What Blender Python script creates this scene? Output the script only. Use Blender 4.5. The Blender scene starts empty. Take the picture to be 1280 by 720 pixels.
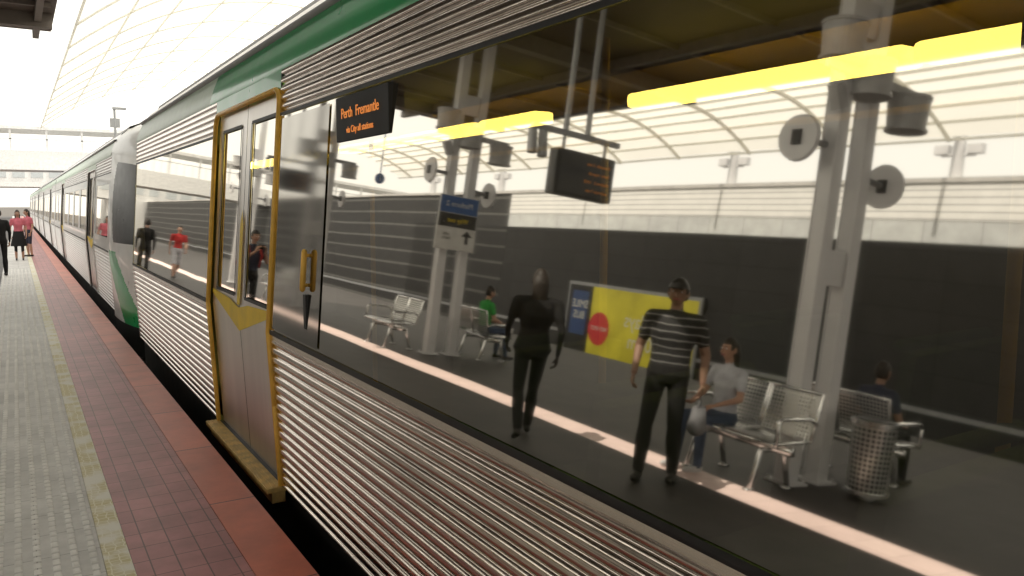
import bpy, math, random
from mathutils import Vector, Matrix
random.seed(4)
scene=bpy.context.scene
R=math.radians
scene.view_settings.view_transform='Standard'
try: scene.view_settings.look='None'
except Exception: pass
scene.view_settings.exposure=0

# ---------------------------------------------------------------- materials
def newmat(name):
    m=bpy.data.materials.new(name); m.use_nodes=True
    nt=m.node_tree; b=nt.nodes['Principled BSDF']
    return m,nt,b
def sep_coord(nt,order):
    tc=nt.nodes.new('ShaderNodeTexCoord')
    if order=='xyz': return tc.outputs['Object']
    s=nt.nodes.new('ShaderNodeSeparateXYZ'); c=nt.nodes.new('ShaderNodeCombineXYZ')
    nt.links.new(tc.outputs['Object'],s.inputs[0])
    for i,ch in enumerate(order): nt.links.new(s.outputs[ch.upper()],c.inputs[i])
    return c.outputs[0]
def M(name,col,rough=.5,metal=0,var=.12,nscale=6,bump=0,bscale=60,stretch=None,emit=None,coat=0):
    m,nt,b=newmat(name)
    co=sep_coord(nt,'xyz')
    mp=nt.nodes.new('ShaderNodeMapping'); nt.links.new(co,mp.inputs[0])
    if stretch: mp.inputs['Scale'].default_value=stretch
    n=nt.nodes.new('ShaderNodeTexNoise'); n.inputs['Scale'].default_value=nscale; n.inputs['Detail'].default_value=6
    nt.links.new(mp.outputs[0],n.inputs['Vector'])
    r=nt.nodes.new('ShaderNodeValToRGB')
    r.color_ramp.elements[0].position=.3; r.color_ramp.elements[1].position=.7
    r.color_ramp.elements[0].color=tuple(c*(1-var) for c in col)+(1,)
    r.color_ramp.elements[1].color=tuple(min(1,c*(1+var)) for c in col)+(1,)
    nt.links.new(n.outputs['Fac'],r.inputs[0]); nt.links.new(r.outputs[0],b.inputs['Base Color'])
    mr=nt.nodes.new('ShaderNodeMapRange'); mr.inputs['To Min'].default_value=max(.02,rough-.08); mr.inputs['To Max'].default_value=min(1,rough+.1)
    nt.links.new(n.outputs['Fac'],mr.inputs['Value']); nt.links.new(mr.outputs[0],b.inputs['Roughness'])
    b.inputs['Metallic'].default_value=metal
    if coat: b.inputs['Coat Weight'].default_value=coat
    if bump:
        n2=nt.nodes.new('ShaderNodeTexNoise'); n2.inputs['Scale'].default_value=bscale; nt.links.new(mp.outputs[0],n2.inputs['Vector'])
        bp=nt.nodes.new('ShaderNodeBump'); bp.inputs['Strength'].default_value=bump; bp.inputs['Distance'].default_value=.01
        nt.links.new(n2.outputs['Fac'],bp.inputs['Height']); nt.links.new(bp.outputs[0],b.inputs['Normal'])
    if emit:
        b.inputs['Emission Color'].default_value=tuple(emit[:3])+(1,); b.inputs['Emission Strength'].default_value=emit[3]
    return m
def TILE(name,c1,c2,mortar,w,h,order='xyz',ms=.004,offset=0,rough=.6,dirt=.25,bump=.4):
    m,nt,b=newmat(name)
    co=sep_coord(nt,order)
    br=nt.nodes.new('ShaderNodeTexBrick'); br.offset=offset; br.squash=1
    br.inputs['Scale'].default_value=1; br.inputs['Brick Width'].default_value=w; br.inputs['Row Height'].default_value=h
    br.inputs['Mortar Size'].default_value=ms; br.inputs['Mortar Smooth'].default_value=.1
    br.inputs['Color1'].default_value=tuple(c1)+(1,); br.inputs['Color2'].default_value=tuple(c2)+(1,); br.inputs['Mortar'].default_value=tuple(mortar)+(1,)
    nt.links.new(co,br.inputs['Vector'])
    n=nt.nodes.new('ShaderNodeTexNoise'); n.inputs['Scale'].default_value=2.3; n.inputs['Detail'].default_value=9; n.inputs['Roughness'].default_value=.65
    nt.links.new(co,n.inputs['Vector'])
    mr=nt.nodes.new('ShaderNodeMapRange'); mr.inputs['From Min'].default_value=.3; mr.inputs['From Max'].default_value=.7
    mr.inputs['To Min'].default_value=1-dirt; mr.inputs['To Max'].default_value=1+dirt*.4
    nt.links.new(n.outputs['Fac'],mr.inputs['Value'])
    mx=nt.nodes.new('ShaderNodeVectorMath'); mx.operation='SCALE'
    nt.links.new(br.outputs['Color'],mx.inputs[0]); nt.links.new(mr.outputs[0],mx.inputs['Scale'])
    nt.links.new(mx.outputs[0],b.inputs['Base Color'])
    b.inputs['Roughness'].default_value=rough
    bp=nt.nodes.new('ShaderNodeBump'); bp.inputs['Strength'].default_value=bump; bp.inputs['Distance'].default_value=.004; bp.invert=True
    nt.links.new(br.outputs['Fac'],bp.inputs['Height']); nt.links.new(bp.outputs[0],b.inputs['Normal'])
    return m
def TRANSL(name,col,tr=.6):
    m,nt,b=newmat(name); nt.nodes.remove(b)
    out=[n for n in nt.nodes if n.type=='OUTPUT_MATERIAL'][0]
    d=nt.nodes.new('ShaderNodeBsdfDiffuse'); t=nt.nodes.new('ShaderNodeBsdfTranslucent'); mx=nt.nodes.new('ShaderNodeMixShader')
    n=nt.nodes.new('ShaderNodeTexNoise'); n.inputs['Scale'].default_value=.6
    tc=nt.nodes.new('ShaderNodeTexCoord'); nt.links.new(tc.outputs['Object'],n.inputs['Vector'])
    r=nt.nodes.new('ShaderNodeValToRGB'); r.color_ramp.elements[0].color=tuple(c*.9 for c in col)+(1,); r.color_ramp.elements[1].color=tuple(col)+(1,)
    nt.links.new(n.outputs['Fac'],r.inputs[0])
    nt.links.new(r.outputs[0],d.inputs[0]); nt.links.new(r.outputs[0],t.inputs[0])
    mx.inputs[0].default_value=tr; nt.links.new(d.outputs[0],mx.inputs[1]); nt.links.new(t.outputs[0],mx.inputs[2]); nt.links.new(mx.outputs[0],out.inputs[0])
    return m
def GLASS(name,base_fac=.62,tint=(.3,.31,.28),gcol=(1,.955,.88),rough=.028):
    m,nt,b=newmat(name); nt.nodes.remove(b)
    out=[n for n in nt.nodes if n.type=='OUTPUT_MATERIAL'][0]
    g=nt.nodes.new('ShaderNodeBsdfGlossy'); g.inputs['Roughness'].default_value=rough; g.inputs['Color'].default_value=gcol+(1,)
    t=nt.nodes.new('ShaderNodeBsdfTransparent'); t.inputs['Color'].default_value=tint+(1,)
    fr=nt.nodes.new('ShaderNodeFresnel'); fr.inputs['IOR'].default_value=1.5
    mr=nt.nodes.new('ShaderNodeMapRange'); mr.inputs['To Min'].default_value=base_fac; mr.inputs['To Max'].default_value=1
    nt.links.new(fr.outputs[0],mr.inputs['Value'])
    n=nt.nodes.new('ShaderNodeTexNoise'); n.inputs['Scale'].default_value=1.4; n.inputs['Detail'].default_value=1
    tc=nt.nodes.new('ShaderNodeTexCoord'); nt.links.new(tc.outputs['Object'],n.inputs['Vector'])
    bp=nt.nodes.new('ShaderNodeBump'); bp.inputs['Strength'].default_value=.18; bp.inputs['Distance'].default_value=.004
    nt.links.new(n.outputs['Fac'],bp.inputs['Height']); nt.links.new(bp.outputs[0],g.inputs['Normal'])
    mx=nt.nodes.new('ShaderNodeMixShader'); nt.links.new(mr.outputs[0],mx.inputs[0]); nt.links.new(t.outputs[0],mx.inputs[1]); nt.links.new(g.outputs[0],mx.inputs[2])
    nt.links.new(mx.outputs[0],out.inputs[0])
    return m
def PERF(name,pitch=.035):
    m,nt,b=newmat(name)
    b.inputs['Metallic'].default_value=.9; b.inputs['Base Color'].default_value=(.62,.62,.6,1); b.inputs['Roughness'].default_value=.28
    out=[n for n in nt.nodes if n.type=='OUTPUT_MATERIAL'][0]
    uv=nt.nodes.new('ShaderNodeUVMap'); s=nt.nodes.new('ShaderNodeVectorMath'); s.operation='SCALE'; s.inputs['Scale'].default_value=1/pitch
    nt.links.new(uv.outputs[0],s.inputs[0])
    fr=nt.nodes.new('ShaderNodeVectorMath'); fr.operation='FRACTION'; nt.links.new(s.outputs[0],fr.inputs[0])
    sb=nt.nodes.new('ShaderNodeVectorMath'); sb.operation='SUBTRACT'; sb.inputs[1].default_value=(.5,.5,0); nt.links.new(fr.outputs[0],sb.inputs[0])
    ln=nt.nodes.new('ShaderNodeVectorMath'); ln.operation='LENGTH'; nt.links.new(sb.outputs[0],ln.inputs[0])
    lt=nt.nodes.new('ShaderNodeMath'); lt.operation='LESS_THAN'; lt.inputs[1].default_value=.35; nt.links.new(ln.outputs['Value'],lt.inputs[0])
    tr=nt.nodes.new('ShaderNodeBsdfTransparent'); mx=nt.nodes.new('ShaderNodeMixShader')
    nt.links.new(lt.outputs[0],mx.inputs[0]); nt.links.new(b.outputs[0],mx.inputs[1]); nt.links.new(tr.outputs[0],mx.inputs[2]); nt.links.new(mx.outputs[0],out.inputs[0])
    return m
def STRIPE(name,c1,c2,pitch,frac=.3):
    m,nt,b=newmat(name)
    tc=nt.nodes.new('ShaderNodeTexCoord'); s=nt.nodes.new('ShaderNodeSeparateXYZ'); nt.links.new(tc.outputs['Object'],s.inputs[0])
    nz=nt.nodes.new('ShaderNodeTexNoise'); nz.inputs['Scale'].default_value=7; nt.links.new(tc.outputs['Object'],nz.inputs['Vector'])
    ml=nt.nodes.new('ShaderNodeMath'); ml.operation='MULTIPLY_ADD'; ml.inputs[1].default_value=.035; nt.links.new(nz.outputs['Fac'],ml.inputs[0]); nt.links.new(s.outputs['Z'],ml.inputs[2])
    a=nt.nodes.new('ShaderNodeMath'); a.operation='DIVIDE'; a.inputs[1].default_value=pitch; nt.links.new(ml.outputs[0],a.inputs[0])
    f=nt.nodes.new('ShaderNodeMath'); f.operation='FRACT'; nt.links.new(a.outputs[0],f.inputs[0])
    l=nt.nodes.new('ShaderNodeMath'); l.operation='LESS_THAN'; l.inputs[1].default_value=frac; nt.links.new(f.outputs[0],l.inputs[0])
    mx=nt.nodes.new('ShaderNodeMix'); mx.data_type='RGBA'; nt.links.new(l.outputs[0],mx.inputs[0]); mx.inputs[6].default_value=c1+(1,); mx.inputs[7].default_value=c2+(1,)
    nt.links.new(mx.outputs[2],b.inputs['Base Color']); b.inputs['Roughness'].default_value=.8
    return m

STEEL=M('stainless_steel',(.72,.645,.575),.19,1,.16,3,.05,30,stretch=(1,.15,6))
STEEL_S=M('brushed_steel_door',(.74,.70,.66),.36,1,.08,5,stretch=(1,1,.1))
GOLD=M('gold_frame_paint',(.80,.47,.08),.4,.2,.15,9)
TAN=M('step_tan',(.62,.42,.14),.5,.2,.3,12,.3)
YEL=M('yellow_paint',(.85,.60,.03),.45,0,.1)
YELD=M('cove_yellow',(.42,.27,.015),.5)
GREEN=M('green_paint',(.02,.42,.13),.3,0,.06,coat=.3)
MINT=M('overexposed_green_tone',(.66,.80,.66),.35,0,.06)  # the green band bleached by overexposure, put into the colour
WHITEP=M('white_train_paint',(.88,.88,.86),.3,0,.05,coat=.3)
GREYP=M('grey_roof_paint',(.36,.35,.37),.5,0,.1)
BLACK=M('black_rubber',(.012,.012,.012),.5)
UNDER=M('underframe_black',(.02,.02,.02),.8)
INT=M('interior_dark',(.020,.018,.015),.8)
SEAT=M('seat_fabric',(.02,.05,.03),.9)
GL=GLASS('tinted_window_glass',.60,(.26,.24,.20))
GLD=GLASS('black_pillar_glass',.34,(.03,.03,.03),rough=.07)
TUBE=M('lit_tube',(.9,.8,.1),.5,emit=(1,.80,.16,18))
LED=M('led_orange',(.8,.3,.05),.5,emit=(1,.38,.12,.10))
LEDB=M('led_orange_bright',(.8,.3,.05),.5,emit=(1,.30,.06,.55))
SCR=M('screen_black',(.012,.011,.012),.3)
STL=M('column_paint',(.66,.66,.67),.45,0,.06,3)
STG=M('galvanised_bracket',(.33,.34,.35),.5,.4)
CANU=M('canopy_soffit',(.10,.078,.06),.7,0,.1,1)
BEAM=M('canopy_beam',(.17,.145,.12),.6)
VAULT=TRANSL('vault_sheet',(.97,.96,.91),.70)
RIB=TRANSL('white_rib',(.96,.95,.90),.68)
CONC=M('concrete_light',(.5,.49,.47),.8,0,.12,3,.2)
DARKF=TILE('platform_paving',(.036,.031,.029),(.044,.038,.035),(.026,.024,.023),.6,.6,dirt=.35)
PINK=TILE('pink_pavers_sun_tone',(.88,.69,.63),(.84,.65,.60),(.62,.49,.45),.3,.3,dirt=.15)  # sunlit strip on the floor brightened by its pale paving colour
TACT=TILE('tactile_paver',(.62,.61,.585),(.56,.55,.53),(.30,.30,.285),.32,.32,ms=.003,dirt=.3)
STUD=M('tactile_studs',(.72,.71,.68),.6,0,.15,4)
MAR=TILE('maroon_pavers',(.42,.155,.155),(.35,.125,.13),(.12,.045,.045),.119,.19,ms=.0035,dirt=.4,rough=.45)
REDE=TILE('red_edge_slab',(.56,.135,.075),(.49,.115,.065),(.06,.02,.02),5,1.2,ms=.006,dirt=.3,rough=.4)
GROUND=M('ballast_ground',(.09,.08,.07),.95,0,.3,1.2,.6,25)
WALLD=TILE('wall_panel_shade_tone',(.020,.020,.020),(.029,.029,.029),(.008,.008,.008),1.8,.62,'yzx',.012,rough=.6)  # shade on the lower wall is put into the panel colour
WALLL=TILE('light_wall_slats',(.88,.88,.85),(.85,.85,.83),(.32,.32,.32),40,.15,'yzx',.012,rough=.6,dirt=.1)
WALLC=TILE('wall_concrete',(.62,.64,.63),(.57,.59,.59),(.25,.25,.25),1.2,.8,'yzx',.008,dirt=.2)
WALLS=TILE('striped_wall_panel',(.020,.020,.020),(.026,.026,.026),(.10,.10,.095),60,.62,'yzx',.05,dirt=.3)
PERFM=PERF('perforated_steel')
CHR=M('chrome_tube',(.7,.7,.7),.2,1)

def hexmat():
    m,nt,b=newmat('yellow_line_tiles')
    tc=nt.nodes.new('ShaderNodeTexCoord')
    v=nt.nodes.new('ShaderNodeTexVoronoi'); v.feature='DISTANCE_TO_EDGE'; v.inputs['Scale'].default_value=22; v.inputs['Randomness'].default_value=.35
    nt.links.new(tc.outputs['Object'],v.inputs['Vector'])
    r=nt.nodes.new('ShaderNodeValToRGB'); r.color_ramp.elements[0].position=.03; r.color_ramp.elements[1].position=.09
    r.color_ramp.elements[0].color=(.80,.77,.62,1); r.color_ramp.elements[1].color=(.60,.54,.32,1)
    nt.links.new(v.outputs['Distance'],r.inputs[0])
    n=nt.nodes.new('ShaderNodeTexNoise'); n.inputs['Scale'].default_value=5; n.inputs['Detail'].default_value=8; nt.links.new(tc.outputs['Object'],n.inputs['Vector'])
    r2=nt.nodes.new('ShaderNodeValToRGB'); r2.color_ramp.elements[0].position=.42; r2.color_ramp.elements[1].position=.58
    nt.links.new(n.outputs['Fac'],r2.inputs[0])
    mx=nt.nodes.new('ShaderNodeMix'); mx.data_type='RGBA'; nt.links.new(r2.outputs[0],mx.inputs[0]); nt.links.new(r.outputs[0],mx.inputs[6]); mx.inputs[7].default_value=(.76,.74,.66,1)
    nt.links.new(mx.outputs[2],b.inputs['Base Color']); b.inputs['Roughness'].default_value=.7
    return m
HEX=hexmat()

# ---------------------------------------------------------------- mesh builder
def empty(name,loc=(0,0,0),rz=0):
    e=bpy.data.objects.new(name,None); scene.collection.objects.link(e); e.location=loc; e.rotation_euler=(0,0,rz); e.empty_display_size=.2
    return e
class MB:
    def __init__(s): s.v=[];s.f=[];s.m=[];s.uv={}
    def add(s,vs,fs,mi=0):
        o=len(s.v); s.v+=[tuple(v) for v in vs]
        for f in fs: s.f.append(tuple(i+o for i in f)); s.m.append(mi)
    def box(s,c,d,mi=0,rot=None):
        x,y,z=c; a,b,h=d[0]/2,d[1]/2,d[2]/2
        vs=[Vector((i*a,j*b,k*h)) for i in(-1,1) for j in(-1,1) for k in(-1,1)]
        if rot is not None: vs=[rot@v for v in vs]
        vs=[v+Vector(c) for v in vs]
        s.add(vs,[(0,1,3,2),(4,6,7,5),(0,4,5,1),(2,3,7,6),(0,2,6,4),(1,5,7,3)],mi)
    def b2(s,x0,x1,y0,y1,z0,z1,mi=0): s.box(((x0+x1)/2,(y0+y1)/2,(z0+z1)/2),(x1-x0,y1-y0,z1-z0),mi)
    def tube(s,p1,p2,r1,r2=None,mi=0,seg=12,cap='flat'):
        if r2 is None: r2=r1
        p1=Vector(p1);p2=Vector(p2);ax=(p2-p1)
        if ax.length<1e-6: return
        ax.normalize()
        u=ax.orthogonal().normalized(); w=ax.cross(u)
        if cap=='round': rings=[(p1-ax*r1*.98,r1*.2),(p1-ax*r1*.7,r1*.7),(p1,r1),(p2,r2),(p2+ax*r2*.7,r2*.7),(p2+ax*r2*.98,r2*.2)]
        else: rings=[(p1,r1),(p2,r2)]
        vs=[]
        for p,r in rings:
            for i in range(seg):
                t=2*math.pi*i/seg; vs.append(p+(u*math.cos(t)+w*math.sin(t))*r)
        fs=[]
        for k in range(len(rings)-1):
            for i in range(seg): fs.append((k*seg+i,k*seg+(i+1)%seg,(k+1)*seg+(i+1)%seg,(k+1)*seg+i))
        fs.append(tuple(reversed(range(seg)))); fs.append(tuple(range((len(rings)-1)*seg,len(rings)*seg)))
        s.add(vs,fs,mi)
    def path(s,pts,r,mi=0,seg=10):
        for a,b in zip(pts[:-1],pts[1:]): s.tube(a,b,r,r,mi,seg,'round')
    def loft(s,rings,mi=0,seg=20):
        vs=[]
        for c,rx,ry in rings:
            for i in range(seg):
                t=2*math.pi*i/seg; vs.append((c[0]+rx*math.cos(t),c[1]+ry*math.sin(t),c[2]))
        fs=[]
        for k in range(len(rings)-1):
            for i in range(seg): fs.append((k*seg+i,k*seg+(i+1)%seg,(k+1)*seg+(i+1)%seg,(k+1)*seg+i))
        fs.append(tuple(reversed(range(seg)))); fs.append(tuple(range((len(rings)-1)*seg,len(rings)*seg)))
        s.add(vs,fs,mi)
    def ell(s,c,r,mi=0,seg=20,rings=12,fn=None):
        vs=[];n=0
        for j in range(rings+1):
            ph=math.pi*j/rings
            for i in range(seg):
                t=2*math.pi*i/seg; v=Vector((math.sin(ph)*math.cos(t),math.sin(ph)*math.sin(t),math.cos(ph)))
                if fn: v=fn(v)
                vs.append((c[0]+v.x*r[0],c[1]+v.y*r[1],c[2]+v.z*r[2]))
        fs=[(j*seg+i,(j+1)*seg+i,(j+1)*seg+(i+1)%seg,j*seg+(i+1)%seg) for j in range(rings) for i in range(seg)]
        s.add(vs,fs,mi)
    def prof(s,pts,y0,y1,mi=0,n=1):
        k=len(pts); vs=[(p[0],y0+(y1-y0)*j/n,p[1]) for j in range(n+1) for p in pts]
        fs=[(j*k+i,j*k+i+1,(j+1)*k+i+1,(j+1)*k+i) for j in range(n) for i in range(k-1)]
        s.add(vs,fs,mi)
    def obj(s,name,mats,parent=None,smooth=False,bevel=0,autos=None):
        me=bpy.data.meshes.new(name); me.from_pydata(s.v,[],s.f)
        for m in mats: me.materials.append(m)
        for i,p in enumerate(me.polygons):
            p.material_index=s.m[i]; p.use_smooth=smooth
        me.update()
        o=bpy.data.objects.new(name,me); scene.collection.objects.link(o)
        if parent: o.parent=parent
        if bevel:
            md=o.modifiers.new('b','BEVEL'); md.width=bevel; md.segments=2; md.limit_method='ANGLE'
        return o
def text(body,size,loc,rot,mat,parent,name='lettering',ax='CENTER'):
    c=bpy.data.curves.new(name,'FONT'); c.body=body; c.size=size; c.align_x=ax; c.align_y='CENTER'; c.extrude=.001
    o=bpy.data.objects.new(name,c); scene.collection.objects.link(o); o.location=loc; o.rotation_euler=rot; c.materials.append(mat); o.parent=parent
    return o

# ---------------------------------------------------------------- train
XC=2.81; KN=.965; BOT=-.02; WB0=.985; WT=2.30
def sx(z): return 1.31+.0787*(z-1.07) if z>KN else 1.31+.0787*(KN-1.07)+.05*(KN-z)
def panel(mb,y0,y1,z0,z1,off,mi=0):
    zs=[z0]+([KN] if z0<KN<z1 else [])+[z1]
    mb.prof([(sx(z)+off,z) for z in zs],y0,y1,mi)
def flutes(z0,z1,n,depth=.016):
    pts=[]; 
    for i in range(n):
        for k,(t,o) in enumerate([(0,0),(.10,0),(.2,.6),(.32,1),(.44,.6),(.54,0),(.70,-.15),(.85,-.15)]):
            z=z0+(z1-z0)*(i+t)/n; pts.append((sx(z)+depth*o,z))
    pts.append((sx(z1),z1)); return pts
def coach(par,y0,y1,doors,near=False,greenfrom=None):
    FR=GOLD if near else WHITEP
    segs=[];a=y0
    for d in doors: segs.append((a,d[0])); a=d[1]
    segs.append((a,y1))
    body=MB();gl=MB();trim=MB()
    for s in segs:
        body.prof(flutes(BOT,.925,16),s[0],s[1],0)
        panel(body,s[0],s[1],.925,.955,0,0)
        panel(trim,s[0],s[1],.955,WB0,-.002,0)
        if near: panel(gl,s[0]+.02,s[1]-.02,WB0,WT-.01,.004,0)
        else:
            L=s[1]-s[0]; n=max(1,round(L/2.6)); 
            for q in range(n):
                a_=s[0]+L*q/n; b_=s[0]+L*(q+1)/n
                panel(body,a_,a_+.3,WB0,2.29,0); panel(body,b_-.3,b_,WB0,2.29,0); panel(body,a_+.3,b_-.3,WB0,1.2,0); panel(body,a_+.3,b_-.3,2.12,2.29,0)
                panel(gl,a_+.3,b_-.3,1.2,2.12,.006,0)
        panel(trim,s[0],s[1],WT-.01,WT+.01,-.002,0)
        if near: panel(trim,s[0],s[0]+.02,WB0,WT-.01,0,0); panel(trim,s[1]-.02,s[1],WB0,WT-.01,0,0)
        body.prof(flutes(WT+.01,2.57,5,.012),s[0],s[1],0)
    trim.prof([(sx(BOT)+.05,-.95),(sx(BOT)+.05,BOT),(sx(BOT),BOT)],y0,y1,0)
    body.obj('fluted_side',[STEEL if near else WHITEP],par,True)  # far coaches: white colour stands in for overexposed steel
    gl.obj('window_glass',[GL],par)
    trim.obj('window_gaskets_and_skirt',[BLACK],par)
    rf=MB()
    def up(ya,yb,mi):
        rf.prof([(sx(2.57),2.57),(sx(2.57)-.006,2.60),(1.455,2.7),(1.50,2.81)],ya,yb,mi)
    if greenfrom is not None:
        up(y0,greenfrom,1); up(greenfrom,y1,2)
    else: up(y0,y1,2)
    rf.prof([(1.50,2.81),(1.475,2.82),(1.475,2.84),(1.53,2.85)],y0,y1,3)
    rf.prof([(1.53,2.85),(1.60,2.95),(1.70,3.03)],y0,y1,0)
    rf.prof([(1.70,3.03),(1.72,3.07),(1.90,3.14),(2.3,3.24),(2.81,3.28),(3.4,3.24),(3.9,3.03),(4.15,2.6),(4.2,1.07),(4.16,.13)],y0,y1,3)
    rf.obj('roof_and_cantrail',[WHITEP,GREEN,MINT,GREYP],par,True)
    it=MB()
    it.b2(1.50,4.14,y0+.02,y1-.02,.0,.12)
    it.prof([(1.47,2.50),(4.1,2.50)],y0+.02,y1-.02)
    it.prof([(4.1,.12),(4.1,2.5)],y0+.02,y1-.02)
    it.b2(1.47,4.12,y0+.005,y0+.02,-.6,2.5); it.b2(1.47,4.12,y1-.02,y1-.005,-.6,2.5)
    it.b2(1.6,4.0,y0+1,y1-1,-.85,-.02)
    it.obj('interior_shell_and_underframe',[INT],par)
    for ye in (y0+.0,y1-.0):
        c=MB(); pts=[(sx(BOT),BOT),(sx(KN),KN),(sx(2.57),2.57),(1.50,2.81),(1.7,3.03),(2.81,3.28),(3.9,3.03),(4.15,2.6),(4.2,1.07),(4.16,.13)]
        c.add([(p[0],ye,p[1]) for p in pts],[tuple(range(len(pts)))],0); c.obj('end_bulkhead',[WHITEP],par)
    for d in doors:
        ym=(d[0]+d[1])/2; L=MB();G=MB();T=MB();Y=MB()
        top=2.46
        for (a,b) in ((d[0]+.02,ym-.006),(ym+.006,d[1]-.02)):
            w=b-a
            ga,gb=a+w*.16,b-w*.16
            panel(L,a,b,BOT,1.10,.03); panel(L,a,ga,1.10,2.32,.03); panel(L,gb,b,1.10,2.32,.03); panel(L,a,b,2.32,top,.03)
            panel(G,ga,gb,1.10,2.32,.036)
            for (p,q,r_,s_) in ((ga-.012,ga+.012,1.10,2.32),(gb-.012,gb+.012,1.10,2.32),(ga,gb,1.088,1.112),(ga,gb,2.308,2.332)):
                panel(T,p,q,r_,s_,.024)
        panel(T,ym-.006,ym+.006,BOT,top,.04)
        L.obj('door_leaves',[STEEL_S],par); G.obj('door_glass',[GL],par); T.obj('door_seals',[BLACK],par)
        h=(d[1]-d[0])/2-.04
        def cp(y,z,o=.022): return (sx(z)+o,y,z)
        Y.add([cp(ym-h,1.05),cp(ym-h,1.085),cp(ym-.3*h,1.06),cp(ym,1.02),cp(ym+.3*h,1.06),cp(ym+h,1.085),cp(ym+h,1.05),cp(ym,.85)],[(0,1,2,3,7),(3,4,5,6,7)],0)
        Y.add([cp(ym-.045,1.04,.020),cp(ym+.045,1.04,.020),cp(ym+.045,1.62,.020),cp(ym,1.72,.020),cp(ym-.045,1.62,.020)],[(0,1,2,3,4)],0)
        Y.obj('yellow_chevron',[YEL],par)
        F=MB(); r=.10; pts=[]
        def fp(y,z): return (sx(z)-.004,y,z)
        pts=[fp(d[0],BOT),fp(d[0],.5),fp(d[0],KN),fp(d[0],top-r)]
        for k in range(1,6):
            t=k/6*math.pi/2; pts.append(fp(d[0]+r*(1-math.cos(t)),top-r+r*math.sin(t)))
        pts.append(fp(d[0]+r,top)); pts.append(fp(d[1]-r,top))
        for k in range(1,6):
            t=k/6*math.pi/2; pts.append(fp(d[1]-r+r*math.sin(t),top-r+r*math.cos(t)))
        pts+= [fp(d[1],top-r),fp(d[1],KN),fp(d[1],.5),fp(d[1],BOT)]
        F.path(pts,.018 if near else .012,0,10); F.obj('door_frame',[FR],par,True)
        if near:
            S=MB(); S.b2(1.25,1.37,d[0]-.03,d[1]+.03,-.055,-.022); S.b2(1.285,1.37,d[0]-.01,d[1]+.01,-.13,-.057)
            for k in range(3): S.b2(1.258+k*.03,1.268+k*.03,d[0]-.02,d[1]+.02,-.0215,-.016)
            S.obj('door_step',[TAN],par,bevel=.004)
        panel_top=MB(); panel(panel_top,d[0]-.002,d[1]+.002,top,2.57,-.001); panel_top.obj('door_header',[GREEN if near else MINT],par)

train=empty('passenger_train')
coach(train,-9.0,11.75,[(-6.3,-4.4),(4.97,6.80)],True,7.05)
d=MB(); panel(d,4.04,4.93,1.0,2.27,-.002); d.obj('pillar_glass',[GLD],train)
d=MB()
d.tube((sx(1.5)-.03,4.25,1.5),(sx(1.3)-.03,4.25,1.3),.016,.016,0,10,'round'); d.tube((sx(1.5)-.03,4.25,1.48),(sx(1.5),4.25,1.48),.01,.01,0); d.tube((sx(1.3)-.03,4.25,1.32),(sx(1.3),4.25,1.32),.01,.01,0)
d.obj('grab_handle',[GOLD],train,True)
d=MB(); d.b2(sx(1.2)-.014,sx(1.2)+.01,4.225,4.275,1.08,1.27); d.obj('door_call_panel',[BLACK],train,bevel=.004)
MATT=M('display_black',(.012,.011,.010),.6)
d=MB(); d.b2(1.384,1.46,3.24,3.9,2.06,2.275); d.obj('destination_display',[MATT],train,bevel=.004)
text('Perth  Fremantle',.07,(1.381,3.58,2.19),(R(90),0,R(-90)),LEDB,train,'destination_text')
text('via City all stations',.045,(1.381,3.58,2.11),(R(90),0,R(-90)),LEDB,train,'destination_text')
d=MB()
for a,b in ((.5,1.6),(1.63,3.05),(3.85,4.5),(4.6,5.1),(5.2,5.75),(5.85,7.1),(8,10.5),(-4,-.2)):
    d.b2(2.53,2.67,a,b,2.215,2.285)
d.obj('ceiling_light_panels',[TUBE],train,bevel=.02)
d=MB(); d.prof([(2.9,2.475),(3.1,2.44),(3.3,2.38)],-6,10.5); d.obj('ceiling_cove',[YELD],train,True)
d=MB()
for a in (1.1,2.85,5.6,8): d.tube((2.25,a,.12),(2.25,a,2.48),.018,.018,0,10)
d.path([(3.3,-4,2.16),(3.3,10,2.16)],.018)
d.obj('grab_poles',[YELD],train,True)
d=MB()
for k in range(7):
    y=-3+k*.95
    for x in (1.95,3.6):
        d.box((x,y,.5),(.85,.45,.12)); d.box((x,y+.24,.82),(.85,.07,.62),rot=Matrix.Rotation(R(8),3,'X')); d.tube((x-.35,y+.29,1.14),(x+.35,y+.29,1.14),.03,.03,0,8,'round')
d.obj('seats',[SEAT],train,bevel=.02)

train2=empty('passenger_train')
coach(train2,15.0,36.0,[(18,20),(29.5,31.5)])
coach(train2,36.5,57,[(40,42),(50,52)])
coach(train2,57.5,78,[(61,63),(72,74)])
coach(train2,78.5,99,[(82,84),(93,95)])
cab=MB(); N=70; NZ=130
zz=[-.55+ i*(3.28+.55)/NZ for i in range(NZ+1)]
def bx(z):
    if z<=-.02: return sx(-.02)
    if z<2.57: return sx(z)
    t=(z-2.57)/(3.28-2.57); return sx(2.57)+(XC-sx(2.57))*(1-math.sqrt(max(0,1-t**2.2)))
rows=[]
for j in range(N+1):
    s=j/N; y=15.0-3.0*s
    w=math.sqrt(max(0,1-(s*.93)**2.6)); 
    row=[]
    for z in zz:
        k=w-(.16*max(0,(z-1.2)/2)*s)
        zt=z if z<1.2 else 1.2+(z-1.2)*(1-.25*s**2)
        row.append((XC-(XC-bx(z))*max(.05,k),y+ (.55*max(0,(z-1.1)/2.1)**1.5)*s,zt))
    rows.append(row)
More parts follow.
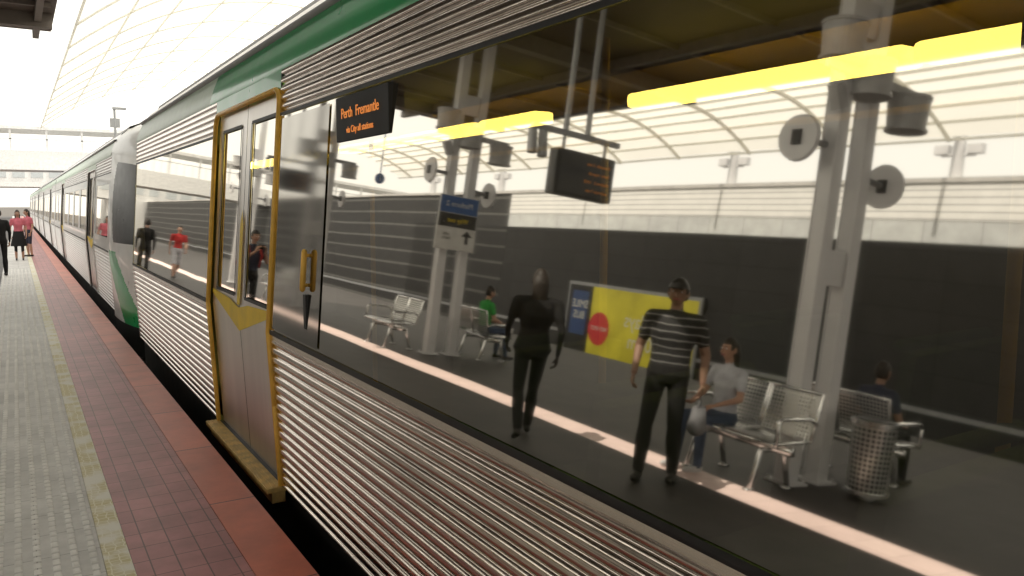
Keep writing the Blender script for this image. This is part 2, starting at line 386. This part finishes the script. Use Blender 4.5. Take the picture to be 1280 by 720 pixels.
for j in range(N):
    for i in range(len(zz)-1):
        z=(zz[i]+zz[i+1])/2; s=(j+.5)/N
        mi=0
        if 1.15<z<2.45 and s>.10+.10*abs((z-1.8)/.65)**2: mi=2
        if z<1.02 and z>-.1 and s>.03 and abs(s-(.10+.38*(1.02-z)))<.17: mi=1
        if z<-.1: mi=3
        for sg in (0,1):
            q=[rows[j][i],rows[j][i+1],rows[j+1][i+1],rows[j+1][i]]
            if sg: q=[(2*XC-p[0],p[1],p[2]) for p in q]
            cab.add(q,[(0,1,2,3)],mi)
cab.obj('driver_cab_nose',[WHITEP,GREEN,SCR,UNDER],train2,True)

# ---------------------------------------------------------------- ground, tracks, platform
g=MB(); g.add([(-900,-900,-1.1),(900,-900,-1.1),(900,1500,-1.1),(-900,1500,-1.1)],[(0,1,2,3)]); g.obj('ground',[GROUND])
RAIL=M('rail_steel',(.3,.27,.25),.35,.9)
SLP=M('concrete_sleeper',(.26,.24,.22),.9)
for xc in (2.81,-10.5):
    e=empty('railway_track'); a=MB(); b=MB()
    for dx in (-.72,.72): a.b2(xc+dx-.035,xc+dx+.035,-40,300,-.98,-.90); a.b2(xc+dx-.07,xc+dx+.07,-40,300,-1.0,-.985)
    for k in range(-40,200): b.b2(xc-1.2,xc+1.2,k*.7,k*.7+.25,-1.098,-1.003)
    a.obj('rails',[RAIL],e); b.obj('sleepers',[SLP],e)
plat=empty('platform')
Y0,Y1=-30,150
def strip(n,x0,x1,m,z1=0,z0=-1.15):
    p=MB(); p.b2(x0,x1,Y0,Y1,z0,z1); return p.obj(n,[m],plat)
strip('edge_slab',.882,1.138,REDE,0,-.12); strip('edge_wall',.89,1.08,CONC,-.122,-1.2)
strip('maroon_paving',.402,.879,MAR); strip('yellow_line',.282,.400,HEX,.001); strip('tactile_paving',-.358,.280,TACT)
strip('main_paving',-2.302,-.360,DARKF); strip('sun_tone_paving_band',-2.72,-2.304,PINK); strip('central_paving',-8.2,-2.722,DARKF)
st=MB()
y=1.6
while y<26:
    for k in range(8):
        x=-.358+.04+k*.08
        w,h=.017,.028
        st.add([(x-w,y-h,.0005),(x+w,y-h,.0005),(x+w,y+h,.0005),(x-w,y+h,.0005),(x-w*.6,y-h*.7,.006),(x+w*.6,y-h*.7,.006),(x+w*.6,y+h*.7,.006),(x-w*.6,y+h*.7,.006)],
               [(4,5,6,7),(0,1,5,4),(1,2,6,5),(2,3,7,6),(3,0,4,7)])
    y+=.08
st.obj('tactile_studs',[STUD],plat)

wl=empty('retaining_wall')
XW=-13.1
w=MB(); w.b2(XW-.4,XW,-40,26,-1.15,3.25); w.obj('cladding_shade_tone',[WALLD],wl)
w=MB(); w.b2(XW-.4,XW+.01,-40,26,3.252,3.72); w.obj('concrete_band',[WALLC],wl)
w=MB(); w.b2(XW-.4,XW+.02,-40,26,3.722,4.5); w.obj('light_slats',[WALLL],wl)
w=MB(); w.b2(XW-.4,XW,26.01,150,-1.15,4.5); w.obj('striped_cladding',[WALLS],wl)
w=MB(); w.b2(XW-.45,XW+.06,-40,150,4.502,4.6); w.obj('coping',[CONC],wl)
w=MB(); w.b2(XW+.002,XW+.03,-40,150,-.2,-.1); w.obj('cable_duct',[STG],wl)

bb=empty('advertising_billboard',(XW+.05,18.4,.25))
YB=M('poster_yellow',(.74,.66,.05),.4,0,.2,1.2,emit=(.8,.72,.05,.05)); BL=M('poster_blue',(.03,.07,.20),.4); RD=M('poster_red',(.7,.04,.05),.4); WH=M('poster_white',(.8,.8,.7),.4)
p=MB(); p.b2(0,.06,-3.05,3.05,-1.28,1.28); p.obj('frame',[STG],bb,bevel=.01)
p=MB(); p.b2(.062,.07,-2.95,1.7,-1.18,1.18); p.obj('poster_field',[YB],bb)
p=MB(); p.b2(.062,.07,1.71,2.95,-1.18,1.18); p.obj('poster_side',[BLACK],bb)
p=MB(); p.b2(.072,.076,1.9,2.75,-.4,1.0); p.obj('poster_picture',[BL],bb)
p=MB(); p.tube((.071,1.2,-.1),(.078,1.2,-.1),.52,.52,0,32); p.obj('poster_roundel',[RD],bb)
text('RED SPOT',.18,(.082,1.2,-.1),(R(90),0,R(90)),WH,bb)
text('Saturdays\n7.30pm',.62,(.075,-1.2,.0),(R(90),0,R(90)),WH,bb)
text('SMILE\nBUS',.35,(.08,2.3,.4),(R(90),0,R(90)),WH,bb)

# ---------------------------------------------------------------- canopies
cp=empty('platform_canopy')
c=MB(); c.b2(-8.5,.9,-25,21,5.6,5.8); c.obj('roof_slab',[CANU],cp)
c=MB()
for k in range(-4,4):
    y=4.6+k*7.3
    if y>21: continue
    c.b2(-8.4,.85,y-.12,y+.12,5.32,5.598)
for x in (-8.3,-6.2,-1.2,.6): c.b2(x-.06,x+.06,-25,21,5.42,5.59)
for k in range(-12,11): c.b2(-8.4,.8,k*2-.03,k*2+.03,5.5,5.585)
c.obj('beams',[BEAM],cp)
def vault(name,x0,z0,x1,z1,rise,ya,yb,ribp,rr=.045):
    e=empty(name); n=24; pts=[]
    for i in range(n+1):
        t=i/n; pts.append((x0+(x1-x0)*t, z0+(z1-z0)*t+rise*4*t*(1-t)))
    c=MB(); c.prof(pts,ya,yb,0,8); c.obj('translucent_sheet',[VAULT],e,True)
    r=MB(); y=ya
    while y<=yb+.01:
        for a,b in zip(pts[:-1],pts[1:]): r.tube((a[0],y,a[1]-.08),(b[0],y,b[1]-.08),rr,rr,0,6)
        y+=ribp
    for i in range(0,n+1,3):
        r.b2(pts[i][0]-.02,pts[i][0]+.02,ya,yb,pts[i][1]-.08,pts[i][1]-.03)
    r.obj('ribs_and_purlins',[RIB],e)
    return e
vault('track_canopy',1.35,5.7,13,6.2,2.2,-10,48,3.0,.026)
vault('track_canopy',-11.88,5.15,-8.56,5.75,.35,-25,34,2.4)
for k in range(-1,6):
    y=3.2+6*k
    e=empty('wall_top_post',(-13.3,y,4.6)); p=MB()
    p.tube((0,0,0),(0,0,1.35),.13,.10,0,14); p.tube((0,0,.9),(1.45,0,.75),.05,.05,0,8); p.box((0,-.34,.62),(.16,.3,.2)); p.box((0,.34,.62),(.16,.3,.2)); p.tube((0,-.35,.5),(0,.35,.5),.03,.03)
    p.tube((0,-.05,1.1),(0,-.55,1.35),.04); p.tube((0,.05,1.1),(0,.55,1.35),.04)
    p.obj('post_with_floodlights',[STL],e,bevel=.008)

# ---------------------------------------------------------------- columns
DRUM=M('drum_grey',(.42,.42,.42),.5)
def column(y,x=-3.53):
    e=empty('canopy_column',(x,y,0)); p=MB()
    for dx in (.2,-.2):
        p.b2(dx-.072,dx+.072,-.08,-.066,.02,5.32); p.b2(dx-.072,dx+.072,.066,.08,.02,5.32); p.b2(dx-.06,dx+.06,-.0659,.0659,.02,5.32)
        p.box((dx,0,.012),(.26,.28,.022))
        for sx_ in(-1,1):
            for sy in(-1,1): p.tube((dx+sx_*.10,sy*.11,.022),(dx+sx_*.10,sy*.11,.05),.014,.014,0,6)
    for z in (1.95,4.2): p.box((0,0,z),(.254,.10,.32))
    p.obj('twin_posts',[STL],e,bevel=.004)
    b=MB()
    b.tube((.2,.02,3.02),(.52,.12,3.04),.03,.03,0,8); b.tube((-.2,0,2.82),(-.52,-.05,2.78),.03,.03,0,8)
    b.obj('arms',[STG],e)
    q=MB(); q.tube((.50,.12,3.04),(.54,.12,3.04),.21,.2,0,32); q.tube((-.52,-.05,2.78),(-.56,-.05,2.78),.21,.2,0,32)
    q.obj('round_discs',[STL],e)
    q=MB(); q.box((.55,.12,3.04),(.03,.09,.13)); q.box((-.50,-.05,2.78),(.04,.08,.12)); q.obj('disc_brackets',[BLACK],e)
    q=MB()
    q.b2(-.75,.6,-.16,-.11,3.62,3.70)
    for dx,z in ((-.60,3.5),(.0,3.68),(.45,3.9)):
        q.tube((dx,-.15,z-.17),(dx,-.15,z+.10),.17,.19,0,28); q.tube((dx,-.15,z+.10),(dx,-.15,z+.13),.2,.2,0,28)
        q.tube((dx,-.15,z-.20),(dx,-.15,z-.171),.19,.19,0,28)
    q.box((.36,-.1,3.42),(.12,.1,.22),rot=Matrix.Rotation(R(25),3,'Y'))
    q.obj('drum_speakers',[DRUM],e,bevel=.004)
for y in (-2.7,4.62,11.95,19.2,26.5): column(y)

# ---------------------------------------------------------------- signs / displays
SB=M('sign_blue',(.03,.10,.30),.4); SW=M('sign_white',(.62,.62,.60),.4); SK=M('sign_black',(.015,.014,.013),.4); SY=M('sign_yellow',(.8,.6,.03),.4)
def wayfinding(x,y):
    e=empty('wayfinding_sign',(x,y,2.2)); p=MB(); p.b2(-.36,.36,-.02,.02,-.44,.44); p.obj('board',[SW],e,bevel=.006)
    p=MB(); p.b2(-.35,.35,-.026,-.0205,.16,.43); p.obj('header',[SB],e)
    p=MB(); p.b2(-.35,.35,-.026,-.0205,-.07,.15); p.obj('band',[SK],e)
    text('Platform 2',.12,(0,-.03,.3),(R(90),0,0),SW,e); text('Way out',.11,(0,-.03,.04),(R(90),0,0),SY,e)
    text('Lifts\nStairs',.07,(.18,-.024,-.22),(R(90),0,0),SK,e)
    p=MB(); p.add([(x_-.33,-.024,z_) for x_,z_ in ((.10,-.32),(.16,-.32),(.16,-.2),(.23,-.2),(.13,-.1),(.03,-.2),(.10,-.2))],[(0,1,2,3,4,5,6)]); p.obj('arrow',[SK],e)
    p=MB(); p.box((-.2,.14,.1),(.06,.24,.3)); p.box((.2,.14,.1),(.06,.24,.3)); p.obj('clamps',[STG],e)
wayfinding(-3.35,11.55)
def display(x,y,z,rz=0):
    e=empty('departure_display',(x,y,z),rz); p=MB(); p.b2(-.42,.42,-.09,.09,-.26,.26); p.obj('housing',[SK],e,bevel=.015)
    p=MB(); p.b2(-.38,.38,-.094,-.0905,-.22,.22); p.obj('screen',[SCR],e)
    for i,t in enumerate(('Fremantle  2 min','Perth  stops all','Platform 2   14:32','next train 7 min')): text(t,.05,(-.34,-.097,.14-.1*i),(R(90),0,0),LED,e,'screen_text','LEFT')
    p=MB(); p.b2(-.5,.75,-.03,.03,.42,.48)
    for dx in(-.3,.3): p.tube((dx,0,.25),(dx,0,.43),.02)
    for dx in(-.02,.30): p.tube((dx,0,.48),(dx,0,5.4-z),.035)
    p.tube((.6,0,.42),(.6,-.04,.12),.05,.06); p.tube((.74,0,.42),(.74,-.04,.14),.05,.06)
    p.obj('hanger',[STG],e)
display(-2.8,7.6,2.75); display(-2.8,19,3.0)
e=empty('information_sign',(-3.0,14.2,2.95)); p=MB(); p.tube((0,0,0),(0,.04,0),.10,.10,0,28); p.tube((0,.02,.1),(0,.02,2.4),.012); p.obj('disc',[SB],e); text('i',.17,(0,-.01,0),(R(90),0,0),SW,e)

# ---------------------------------------------------------------- benches & bin
def sheet(e,name,prof,ya,yb):
    me=bpy.data.meshes.new(name); vs=[];fs=[]
    k=len(prof); L=[0]
    for a,b in zip(prof[:-1],prof[1:]): L.append(L[-1]+math.dist(a,b))
    for y in(ya,yb):
        for p_ in prof: vs.append((p_[0],y,p_[1]))
    for i in range(k-1): fs.append((i,i+1,k+i+1,k+i))
    me.from_pydata(vs,[],fs); ul=me.uv_layers.new(name='UVMap')
    for p_ in me.polygons:
        p_.use_smooth=True
        for li in p_.loop_indices:
            vi=me.loops[li].vertex_index; ul.data[li].uv=(L[vi%k],ya if vi<k else yb)
    me.materials.append(PERFM); o=bpy.data.objects.new(name,me); scene.collection.objects.link(o); o.parent=e
def bench(x,y,s,n=2):
    e=empty('bench',(x,y,0)); L=n*.56
    for k in range(n):
        a=k*.56+.015; b=a+.53
        pr=[(0,.43),(.03,.455),(.15,.45),(.32,.43),(.42,.425),(.47,.45)]
        sheet(e,'seat',[(-s*p_[0],p_[1]) for p_ in pr],a,b)
        pr=[(.47,.47),(.50,.56),(.54,.72),(.57,.84)]
        sheet(e,'backrest',[(-s*p_[0],p_[1]) for p_ in pr],a,b)
        q=MB(); q.path([(0,a,.43),(0,b,.43)],.015); q.path([(-s*.47,a,.45),(-s*.57,a,.85),(-s*.57,b,.85),(-s*.47,b,.45),(-s*.0,b,.43)],.015); q.path([(-s*.47,a,.45),(0,a,.43)],.015); q.obj('seat_frame',[CHR],e,True)
    q=MB()
    q.b2(min(-s*.22,-s*.28),max(-s*.22,-s*.28),0,L,.33,.40)
    for yy in (.2,L-.2):
        q.path([(-s*.02,yy,.02),(-s*.10,yy,.34),(-s*.40,yy,.34),(-s*.50,yy,.02)],.024)
        q.box((-s*.02,yy,.01),(.09,.06,.02)); q.box((-s*.50,yy,.01),(.09,.06,.02))
    for yy in (0,L):
        q.path([(-s*.03,yy,.43),(-s*.03,yy,.60),(-s*.06,yy,.64),(-s*.42,yy,.64),(-s*.5,yy,.60)],.018)
    q.obj('legs_and_arms',[CHR],e,True)
bench(-2.64,4.25,1); bench(-4.55,4.15,-1); bench(-2.66,12.1,1); bench(-4.55,11.3,-1); bench(-2.66,19.3,1)
e=empty('litter_bin',(-3.72,4.1,0))
me=bpy.data.meshes.new('drum'); N=36; vs=[];fs=[]
for j,(r,z) in enumerate(((.165,.08),(.185,.64))):
    for i in range(N+1): t=2*math.pi*i/N; vs.append((r*math.cos(t),r*math.sin(t),z))
for i in range(N): fs.append((i,i+1,N+2+i,N+1+i))
me.from_pydata(vs,[],fs); ul=me.uv_layers.new(name='UVMap')
for p_ in me.polygons:
    for li in p_.loop_indices:
        vi=me.loops[li].vertex_index; ul.data[li].uv=((vi%(N+1))/N*1.134,.0 if vi<=N else .56)
    p_.use_smooth=True
me.materials.append(PERF('perforated_drum',.042)); o=bpy.data.objects.new('drum',me); scene.collection.objects.link(o); o.parent=e
q=MB(); q.tube((0,0,.64),(0,0,.68),.2,.2,0,36); q.tube((0,0,.05),(0,0,.08),.18,.18,0,36); q.tube((0,0,0),(0,0,.05),.08,.08,0,16); q.obj('rims',[CHR],e)
q=MB(); q.tube((0,0,.085),(0,0,.63),.145,.165,0,24); q.tube((0,0,.681),(0,0,.69),.15,.15,0,24); q.obj('liner',[M('liner_grey',(.05,.05,.055),.5)],e)

# ---------------------------------------------------------------- footbridge & station building beyond
WB=M('bridge_white',(.88,.88,.86),.6); WBW=M('pale_glazing',(.60,.64,.65),.3)
fb=empty('footbridge',(0,62,0)); p=MB()
p.b2(-30,20,-2,2,4.0,4.9); p.b2(-30,20,-2.1,2.1,6.55,6.75)
for k in range(-15,11): p.b2(k*2-.06,k*2+.06,-2,-1.88,4.9,6.55)
for x in (-13.6,6.5): p.b2(x-.4,x+.4,-.4,.4,-1.1,4.0)
for k in range(-60,40): p.b2(k*.5-.015,k*.5+.015,-1.99,-1.96,4.9,5.9)
p.b2(-30,20,-2.0,-1.95,5.9,5.96)
p.obj('deck_and_parapet',[WB],fb)
sb=empty('station_building',(0,125,0)); p=MB(); p.b2(-40,30,0,10,4.2,9); p.b2(-40,-8.3,0,10,-1.1,4.2); p.b2(5,30,0,10,-1.1,4.2); p.obj('walls',[WB],sb)
p=MB()
for k in range(-18,14): p.b2(k*2.1,k*2.1+1.4,-.05,-.01,5.4,7.4)
p.obj('windows',[WBW],sb)
e=empty('lamp_post',(5.0,50,-1.1))
p=MB(); p.tube((0,0,0),(0,0,8.2),.08,.06); p.box((.25,0,8.2),(.7,.2,.12)); p.box((0,0,7.4),(.5,.1,.5)); p.obj('mast',[STG],e)

# ---------------------------------------------------------------- people
SKIN=M('skin',(.45,.26,.18),.55,0,.06); SKIND=M('skin_tan',(.26,.15,.10),.55,0,.06); HAIRB=M('hair_dark',(.02,.014,.01),.6); EYEW=M('eye_white',(.7,.7,.7),.3); LIP=M('lips',(.35,.10,.09),.5)
def cloth(n,c): return M(n,c,.85,0,.18,10,.35,45)
def person(name,loc,rz,H,top,bottom,shoes,skin=SKIN,hair=HAIRB,pose='stand',female=False,short=True,shorts=False,skirt=False,longhair=False,bag=None,backpack=None,vox=.014,J=None,wide=1.0,cap=False):
    k=H/1.75; V=Vector
    j=dict(pel=V((0,0,.95)),hL=V((-.09,0,.92)),hR=V((.09,0,.92)),kL=V((-.10,.02,.50)),kR=V((.10,.02,.50)),aL=V((-.10,-.02,.085)),aR=V((.10,-.02,.085)),
      sL=V((-.175,0,1.405)),sR=V((.175,0,1.405)),eL=V((-.235,-.03,1.13)),eR=V((.235,-.03,1.13)),wL=V((-.235,.06,.89)),wR=V((.235,.06,.89)),fdir=None)
    if pose=='walk':
        j['kL']=V((-.09,.17,.51));j['aL']=V((-.09,.25,.10));j['kR']=V((.09,-.02,.50));j['aR']=V((.09,-.30,.16))
        j['eL']=V((-.22,-.10,1.14));j['wL']=V((-.21,-.10,.90));j['eR']=V((.22,.06,1.14));j['wR']=V((.20,.20,.96))
    if pose=='sit':
        dz=-.40
        for q in('pel','hL','hR','sL','sR','eL','eR','wL','wR'): j[q]=j[q]+V((0,0,dz))
        j['kL']=V((-.12,.44,.54));j['kR']=V((.12,.42,.54));j['aL']=V((-.13,.46,.085));j['aR']=V((.12,.40,.085))
        j['eL']=V((-.24,.06,.76));j['eR']=V((.24,.06,.76));j['wL']=V((-.15,.30,.68));j['wR']=V((.15,.30,.68))
    if pose=='photo':
        j['eL']=V((-.27,.10,1.18));j['eR']=V((.27,.10,1.18));j['wL']=V((-.10,.30,1.36));j['wR']=V((.10,.30,1.36))
    if J: 
        for a,b in J.items(): j[a]=V(b)
    for q in list(j):
        if j[q] is not None: j[q]=j[q]*k
    if wide!=1:
        for q in j:
            if j[q] is not None and q[0] in 'sew': j[q].x*=wide
    sc=k*(.9 if female else 1)*(1+(wide-1)*.6)
    P=j['pel']; mb=MB(); segs=[]
    def T(a,b,r1,r2,lab):
        mb.tube(a,b,r1,r2,0,14,'round'); segs.append((a,b,r1,r2,lab))
    tr=[(-.10,.12,.095),(-.02,.165,.12),(.08,.150,.112),(.2,.150,.105),(.33,.18,.12),(.42,.175,.11),(.48,.12,.08),(.52,.06,.055)]
    if female: tr=[(-.10,.13,.10),(-.02,.17,.12),(.08,.145,.10),(.19,.125,.092),(.32,.155,.12),(.42,.150,.10),(.48,.10,.07),(.52,.05,.05)]
    mb.loft([((P.x,P.y,P.z+a*k),b*k*wide,c*k*wide) for a,b,c in tr],0,22)
    segs.append((P+V((0,0,.08))*k,P+V((0,0,.40))*k,.15*k,.16*k,'top')); segs.append((P+V((0,0,-.06))*k,P+V((0,0,.03))*k,.15*k,.15*k,'bot'))
    nb=P+V((0,0,.47))*k; nt=P+V((0,.02,.60))*k
    T(nb,nt,.052*sc,.05*sc,'skin')
    for s in 'LR':
        T(nb+(j['s'+s]-nb)*.3,j['s'+s],.062*sc,.062*sc,'top'); 
        T(j['s'+s],j['s'+s]+(j['e'+s]-j['s'+s])*.6,.064*sc,.055*sc,'top'); T(j['s'+s]+(j['e'+s]-j['s'+s])*.6,j['e'+s],.045*sc,.04*sc,'skin' if short else 'top')
        T(j['e'+s],j['w'+s],.041*sc,.026*sc,'skin' if short else 'top')
        T(j['h'+s],j['k'+s],.088*sc,.060*sc,'bot')
        kn=j['k'+s]; an=j['a'+s]; mid=kn+(an-kn)*.35
        lb='skin' if (shorts or skirt) else 'bot'; f=1 if lb=='skin' else 1.15
        T(kn,mid,.056*sc,.056*sc*f,lb); T(mid,an,.056*sc*f,.040*sc*f,lb)
        fd=V((0,.17,-.045))*k
        if pose=='walk' and s=='R': fd=V((0,.13,-.11))*k
        heel=an+V((0,-.04,-.045))*k; T(an,heel,.035*sc,.036*sc,'shoe'); T(heel,an+fd,.038*sc,.034*sc,'shoe')
    if skirt:
        z0=P.z+.05*k; mb.loft([((P.x,P.y,z0),.14*k,.11*k),((P.x,P.y,z0-.2*k),.20*k,.16*k),((P.x,P.y+.01,z0-.50*k),.26*k,.21*k)],0,22)
        segs.append((V((P.x,P.y,z0-.05*k)),V((P.x,P.y,z0-.47*k)),.17*k,.25*k,'bot'))
    raw=mb.obj(name+'_raw',[])
    md=raw.modifiers.new('r','REMESH'); md.mode='VOXEL'; md.voxel_size=vox
    md=raw.modifiers.new('s','SMOOTH'); md.factor=.5; md.iterations=4
    dg=bpy.context.evaluated_depsgraph_get(); dg.update()
    me=bpy.data.meshes.new_from_object(raw.evaluated_get(dg)); bpy.data.objects.remove(raw)
    me.materials.clear()
    mats=[top,bottom,skin,shoes,hair,EYEW,LIP,SK]
    for m in mats: me.materials.append(m)
    idx={'top':0,'bot':1,'skin':2,'shoe':3}
    mi=[]
    for p_ in me.polygons:
        c=p_.center; best=9;lab='top'
        for a,b,r1,r2,l in segs:
            ab=b-a; t=max(0,min(1,(c-a).dot(ab)/max(1e-9,ab.dot(ab)))); dd=(c-(a+ab*t)).length-(r1+(r2-r1)*t)
            if dd<best: best=dd;lab=l
        mi.append(idx[lab])
    body=MB(); body.v=[tuple(v.co) for v in me.vertices]; body.f=[tuple(p_.vertices) for p_ in me.polygons]; body.m=mi
    hc=nt+V((0,.02,.085))*k; hr=(.076*sc,.096*sc,.118*k)
    def shp(v):
        v=v.copy()
        if v.z<0: v.x*=1-.30*(-v.z)**1.3; v.y=v.y*(1-.22*(-v.z)) + (.10*(-v.z))
        if v.y>0: v.y*=.95
        return v
    body.ell(hc,hr,2,24,16,shp)
    def hairfn(v):
        v=v.copy()
        if v.z<-.05 or (v.y>.55 and v.z<.45) : 
            if v.y>-.15 or v.z<-.5: return v*.86
        return v*1.08+V((0,-.03,.02))
    body.ell(hc,hr,4,26,18,hairfn)
    if cap:
        def cf(v):
            v=v.copy(); v.z=max(v.z,.30); return v*1.14
        body.ell(hc,hr,7,26,18,cf)
        body.loft([(hc+V((0,.135,.034))*k,.066*k,.065*k),(hc+V((0,.125,.046))*k,.070*k,.07*k)],7,18)
    if longhair: body.loft([(hc+V((0,-.05,.06))*k,.07*k,.06*k),(hc+V((0,-.07,-.05))*k,.085*k,.05*k),(hc+V((0,-.08,-.2))*k,.08*k,.035*k),(hc+V((0,-.07,-.28))*k,.04*k,.02*k)],4,16)
    body.tube(hc+V((0,.088,.01))*k,hc+V((0,.108,-.025))*k,.009*k,.015*k,2,8,'round')
    for s in(-1,1):
        body.ell(hc+V((s*.03,.083,.008))*k,(.014*k,.009*k,.009*k),5,10,6); body.ell(hc+V((s*.03,.090,.008))*k,(.006*k,.004*k,.006*k),7,8,6)
        body.tube(hc+V((s*.017,.092,.03))*k,hc+V((s*.045,.082,.03))*k,.004*k,.003*k,4,6,'round')
        body.ell(hc+V((s*.078*sc,-.005*k,-.005*k)),(.010*k,.020*k,.032*k),2,10,8)
    body.tube(hc+V((-.022,.088,-.055))*k,hc+V((.022,.088,-.055))*k,.007*k,.007*k,6,8,'round')
    for s,sg in (('L',-1),('R',1)):
        w_=j['w'+s]; d_=(w_-j['e'+s]).normalized()
        if pose=='photo': d_=V((-sg*.2,.3,.9)).normalized()
        side=V((0,1,0)) if abs(d_.y)<.7 else V((-sg,0,0)); side=(side-d_*side.dot(d_)).normalized(); inn=d_.cross(side)*(1 if d_.cross(side).x*sg<0 else -1)
        for o in(-.025,-.008,.008,.025): body.tube(w_-d_*.01,w_+d_*.085*k+side*o*k,.016*k,.013*k,2,8,'round')
        for o,l in((-.030,.055),(-.010,.07),(.010,.075),(.030,.068)):
            a=w_+d_*.085*k+side*o*k; b=a+(d_*.8+inn*.35).normalized()*l*.5*k; c=b+(d_*.5+inn*.85).normalized()*l*.5*k
            body.tube(a,b,.0095*k,.0085*k,2,8,'round'); body.tube(b,c,.0085*k,.007*k,2,8,'round')
        a=w_+d_*.03*k+side*.022*k; b=a+(d_*.6+side*.7+inn*.2).normalized()*.04*k; c=b+(d_*.9+side*.2+inn*.4).normalized()*.03*k
        body.tube(a,b,.012*k,.011*k,2,8,'round'); body.tube(b,c,.011*k,.008*k,2,8,'round')
        if pose=='photo' and s=='L': body.box(tuple(V((0,.31,1.46))*k),(.14*k,.03*k,.08*k),7)
    if bag is not None:
        w_=j['w'+bag]; o=len(mats); mats.append(cloth('bag_fabric',(.16,.16,.17)))
        body.loft([((w_.x,w_.y,w_.z-.42*k),.05,.15),((w_.x,w_.y,w_.z-.38*k),.08,.18),((w_.x,w_.y,w_.z-.2*k),.05,.16)],o,16)
        for dy in(-.08,.08): body.tube((w_.x,w_.y+dy,w_.z-.2*k),(w_.x,w_.y+.0,w_.z-.07*k),.008,.008,o,6)
    if backpack:
        o=len(mats); mats.append(backpack); body.loft([((0,-.2*k,P.z+.02*k),.12,.07),((0,-.22*k,P.z+.15*k),.16,.10),((0,-.2*k,P.z+.38*k),.15,.09),((0,-.17*k,P.z+.46*k),.10,.05)],o,16)
        for s in(-1,1): body.path([V((s*.11,-.13,1.42))*k,V((s*.115,.05,1.45))*k,V((s*.13,.13,1.30))*k,V((s*.15,.05,1.08))*k],.02,o,8)
    ob=body.obj(name,mats,None,True); ob.location=loc; ob.rotation_euler=(0,0,rz)
    return ob
BLK=cloth('black_cloth',(.006,.006,.006)); NAVY=cloth('navy_cloth',(.03,.035,.06)); JEAN=cloth('denim',(.05,.07,.12)); WHT=cloth('white_cloth',(.50,.51,.56)); PNK=cloth('pink_cloth',(.55,.14,.18)); GRNC=cloth('green_cloth',(.03,.3,.05)); REDC=cloth('red_cloth',(.45,.03,.03)); GRYC=cloth('grey_cloth',(.2,.2,.21))
STR=STRIPE('striped_knit',(.012,.012,.012),(.17,.17,.165),.062,.2)
SHO=M('shoe_dark',(.02,.017,.015),.5); SHW=M('shoe_white',(.6,.6,.6),.5)
SKDK=M('skin_silhouette_tone',(.025,.015,.012),.7,0,.06)  # near-black: silhouette shade put into the skin colour
person('man',(-1.92,4.80,0),R(-128),1.66,STR,BLK,SHO,SKIND,short=True,bag='R',vox=.011,J=dict(kL=(-.12,.08,.50),aL=(-.14,.06,.085),aR=(.13,-.12,.085),kR=(.11,.0,.50),eR=(.25,-.06,1.13),wR=(.26,.0,.89),eL=(-.25,-.06,1.13),wL=(-.24,.10,.90)),wide=1.15,cap=True)
person('woman',(-1.5,6.2,0),R(25),1.60,BLK,BLK,SHO,SKDK,pose='walk',female=True,short=False,longhair=True,wide=1.18)
person('woman',(-2.93,5.07,0),R(-90),1.56,WHT,JEAN,SHW,pose='sit',female=True,longhair=True)
person('man',(-4.32,4.50,0),R(90),1.5,NAVY,BLK,SHO,SKIND,pose='sit')
person('man',(-4.32,11.9,0),R(90),1.62,GRNC,JEAN,SHO,pose='sit')
person('man',(-.80,14.3,0),R(165),1.66,NAVY,BLK,SHO,pose='photo',backpack=REDC)
person('woman',(-1.5,25.5,0),R(175),1.6,REDC,WHT,SHO,pose='walk',female=True,shorts=True)
person('woman',(.06,30,0),R(180),1.60,PNK,BLK,SHO,pose='stand',female=True,skirt=True,longhair=True)
person('woman',(.36,32,0),R(120),1.62,PNK,NAVY,SHO,pose='stand',female=True,shorts=True,longhair=True)
person('man',(-.36,23.6,0),R(10),1.66,BLK,BLK,SHO,pose='stand',short=False)

# ---------------------------------------------------------------- world, sun, camera
wd=bpy.data.worlds.new('World'); scene.world=wd; wd.use_nodes=True; nt=wd.node_tree
bg=nt.nodes['Background']; sk=nt.nodes.new('ShaderNodeTexSky'); sk.sky_type='NISHITA'; sk.sun_disc=False
to_sun=Vector((3.6,-.5,5.6)).normalized()
sk.sun_elevation=math.asin(to_sun.z); sk.sun_rotation=math.atan2(to_sun.x,to_sun.y)
sk.dust_density=5; sk.air_density=1.0; sk.ozone_density=.6
hz=nt.nodes.new('ShaderNodeMix'); hz.data_type='RGBA'; hz.inputs[0].default_value=.8; hz.inputs[7].default_value=(13.4,12.9,11.6,1)
nt.links.new(sk.outputs[0],hz.inputs[6]); nt.links.new(hz.outputs[2],bg.inputs[0]); bg.inputs[1].default_value=.15
sl=bpy.data.lights.new('sun','SUN'); sl.energy=5; sl.angle=R(.5); sl.color=(1,.94,.84)
so=bpy.data.objects.new('sun',sl); scene.collection.objects.link(so); so.rotation_euler=(-to_sun).to_track_quat('-Z','Y').to_euler(); so.location=(10,0,20)
cam=bpy.data.cameras.new('camera'); cam.lens=28.125; cam.sensor_width=36; cam.clip_end=3000; cam.clip_start=.05
co=bpy.data.objects.new('camera',cam); scene.collection.objects.link(co); co.location=(0,0,1.75)
co.rotation_euler=Vector((.5234,.8459,-.1028)).to_track_quat('-Z','Y').to_euler()
scene.camera=co
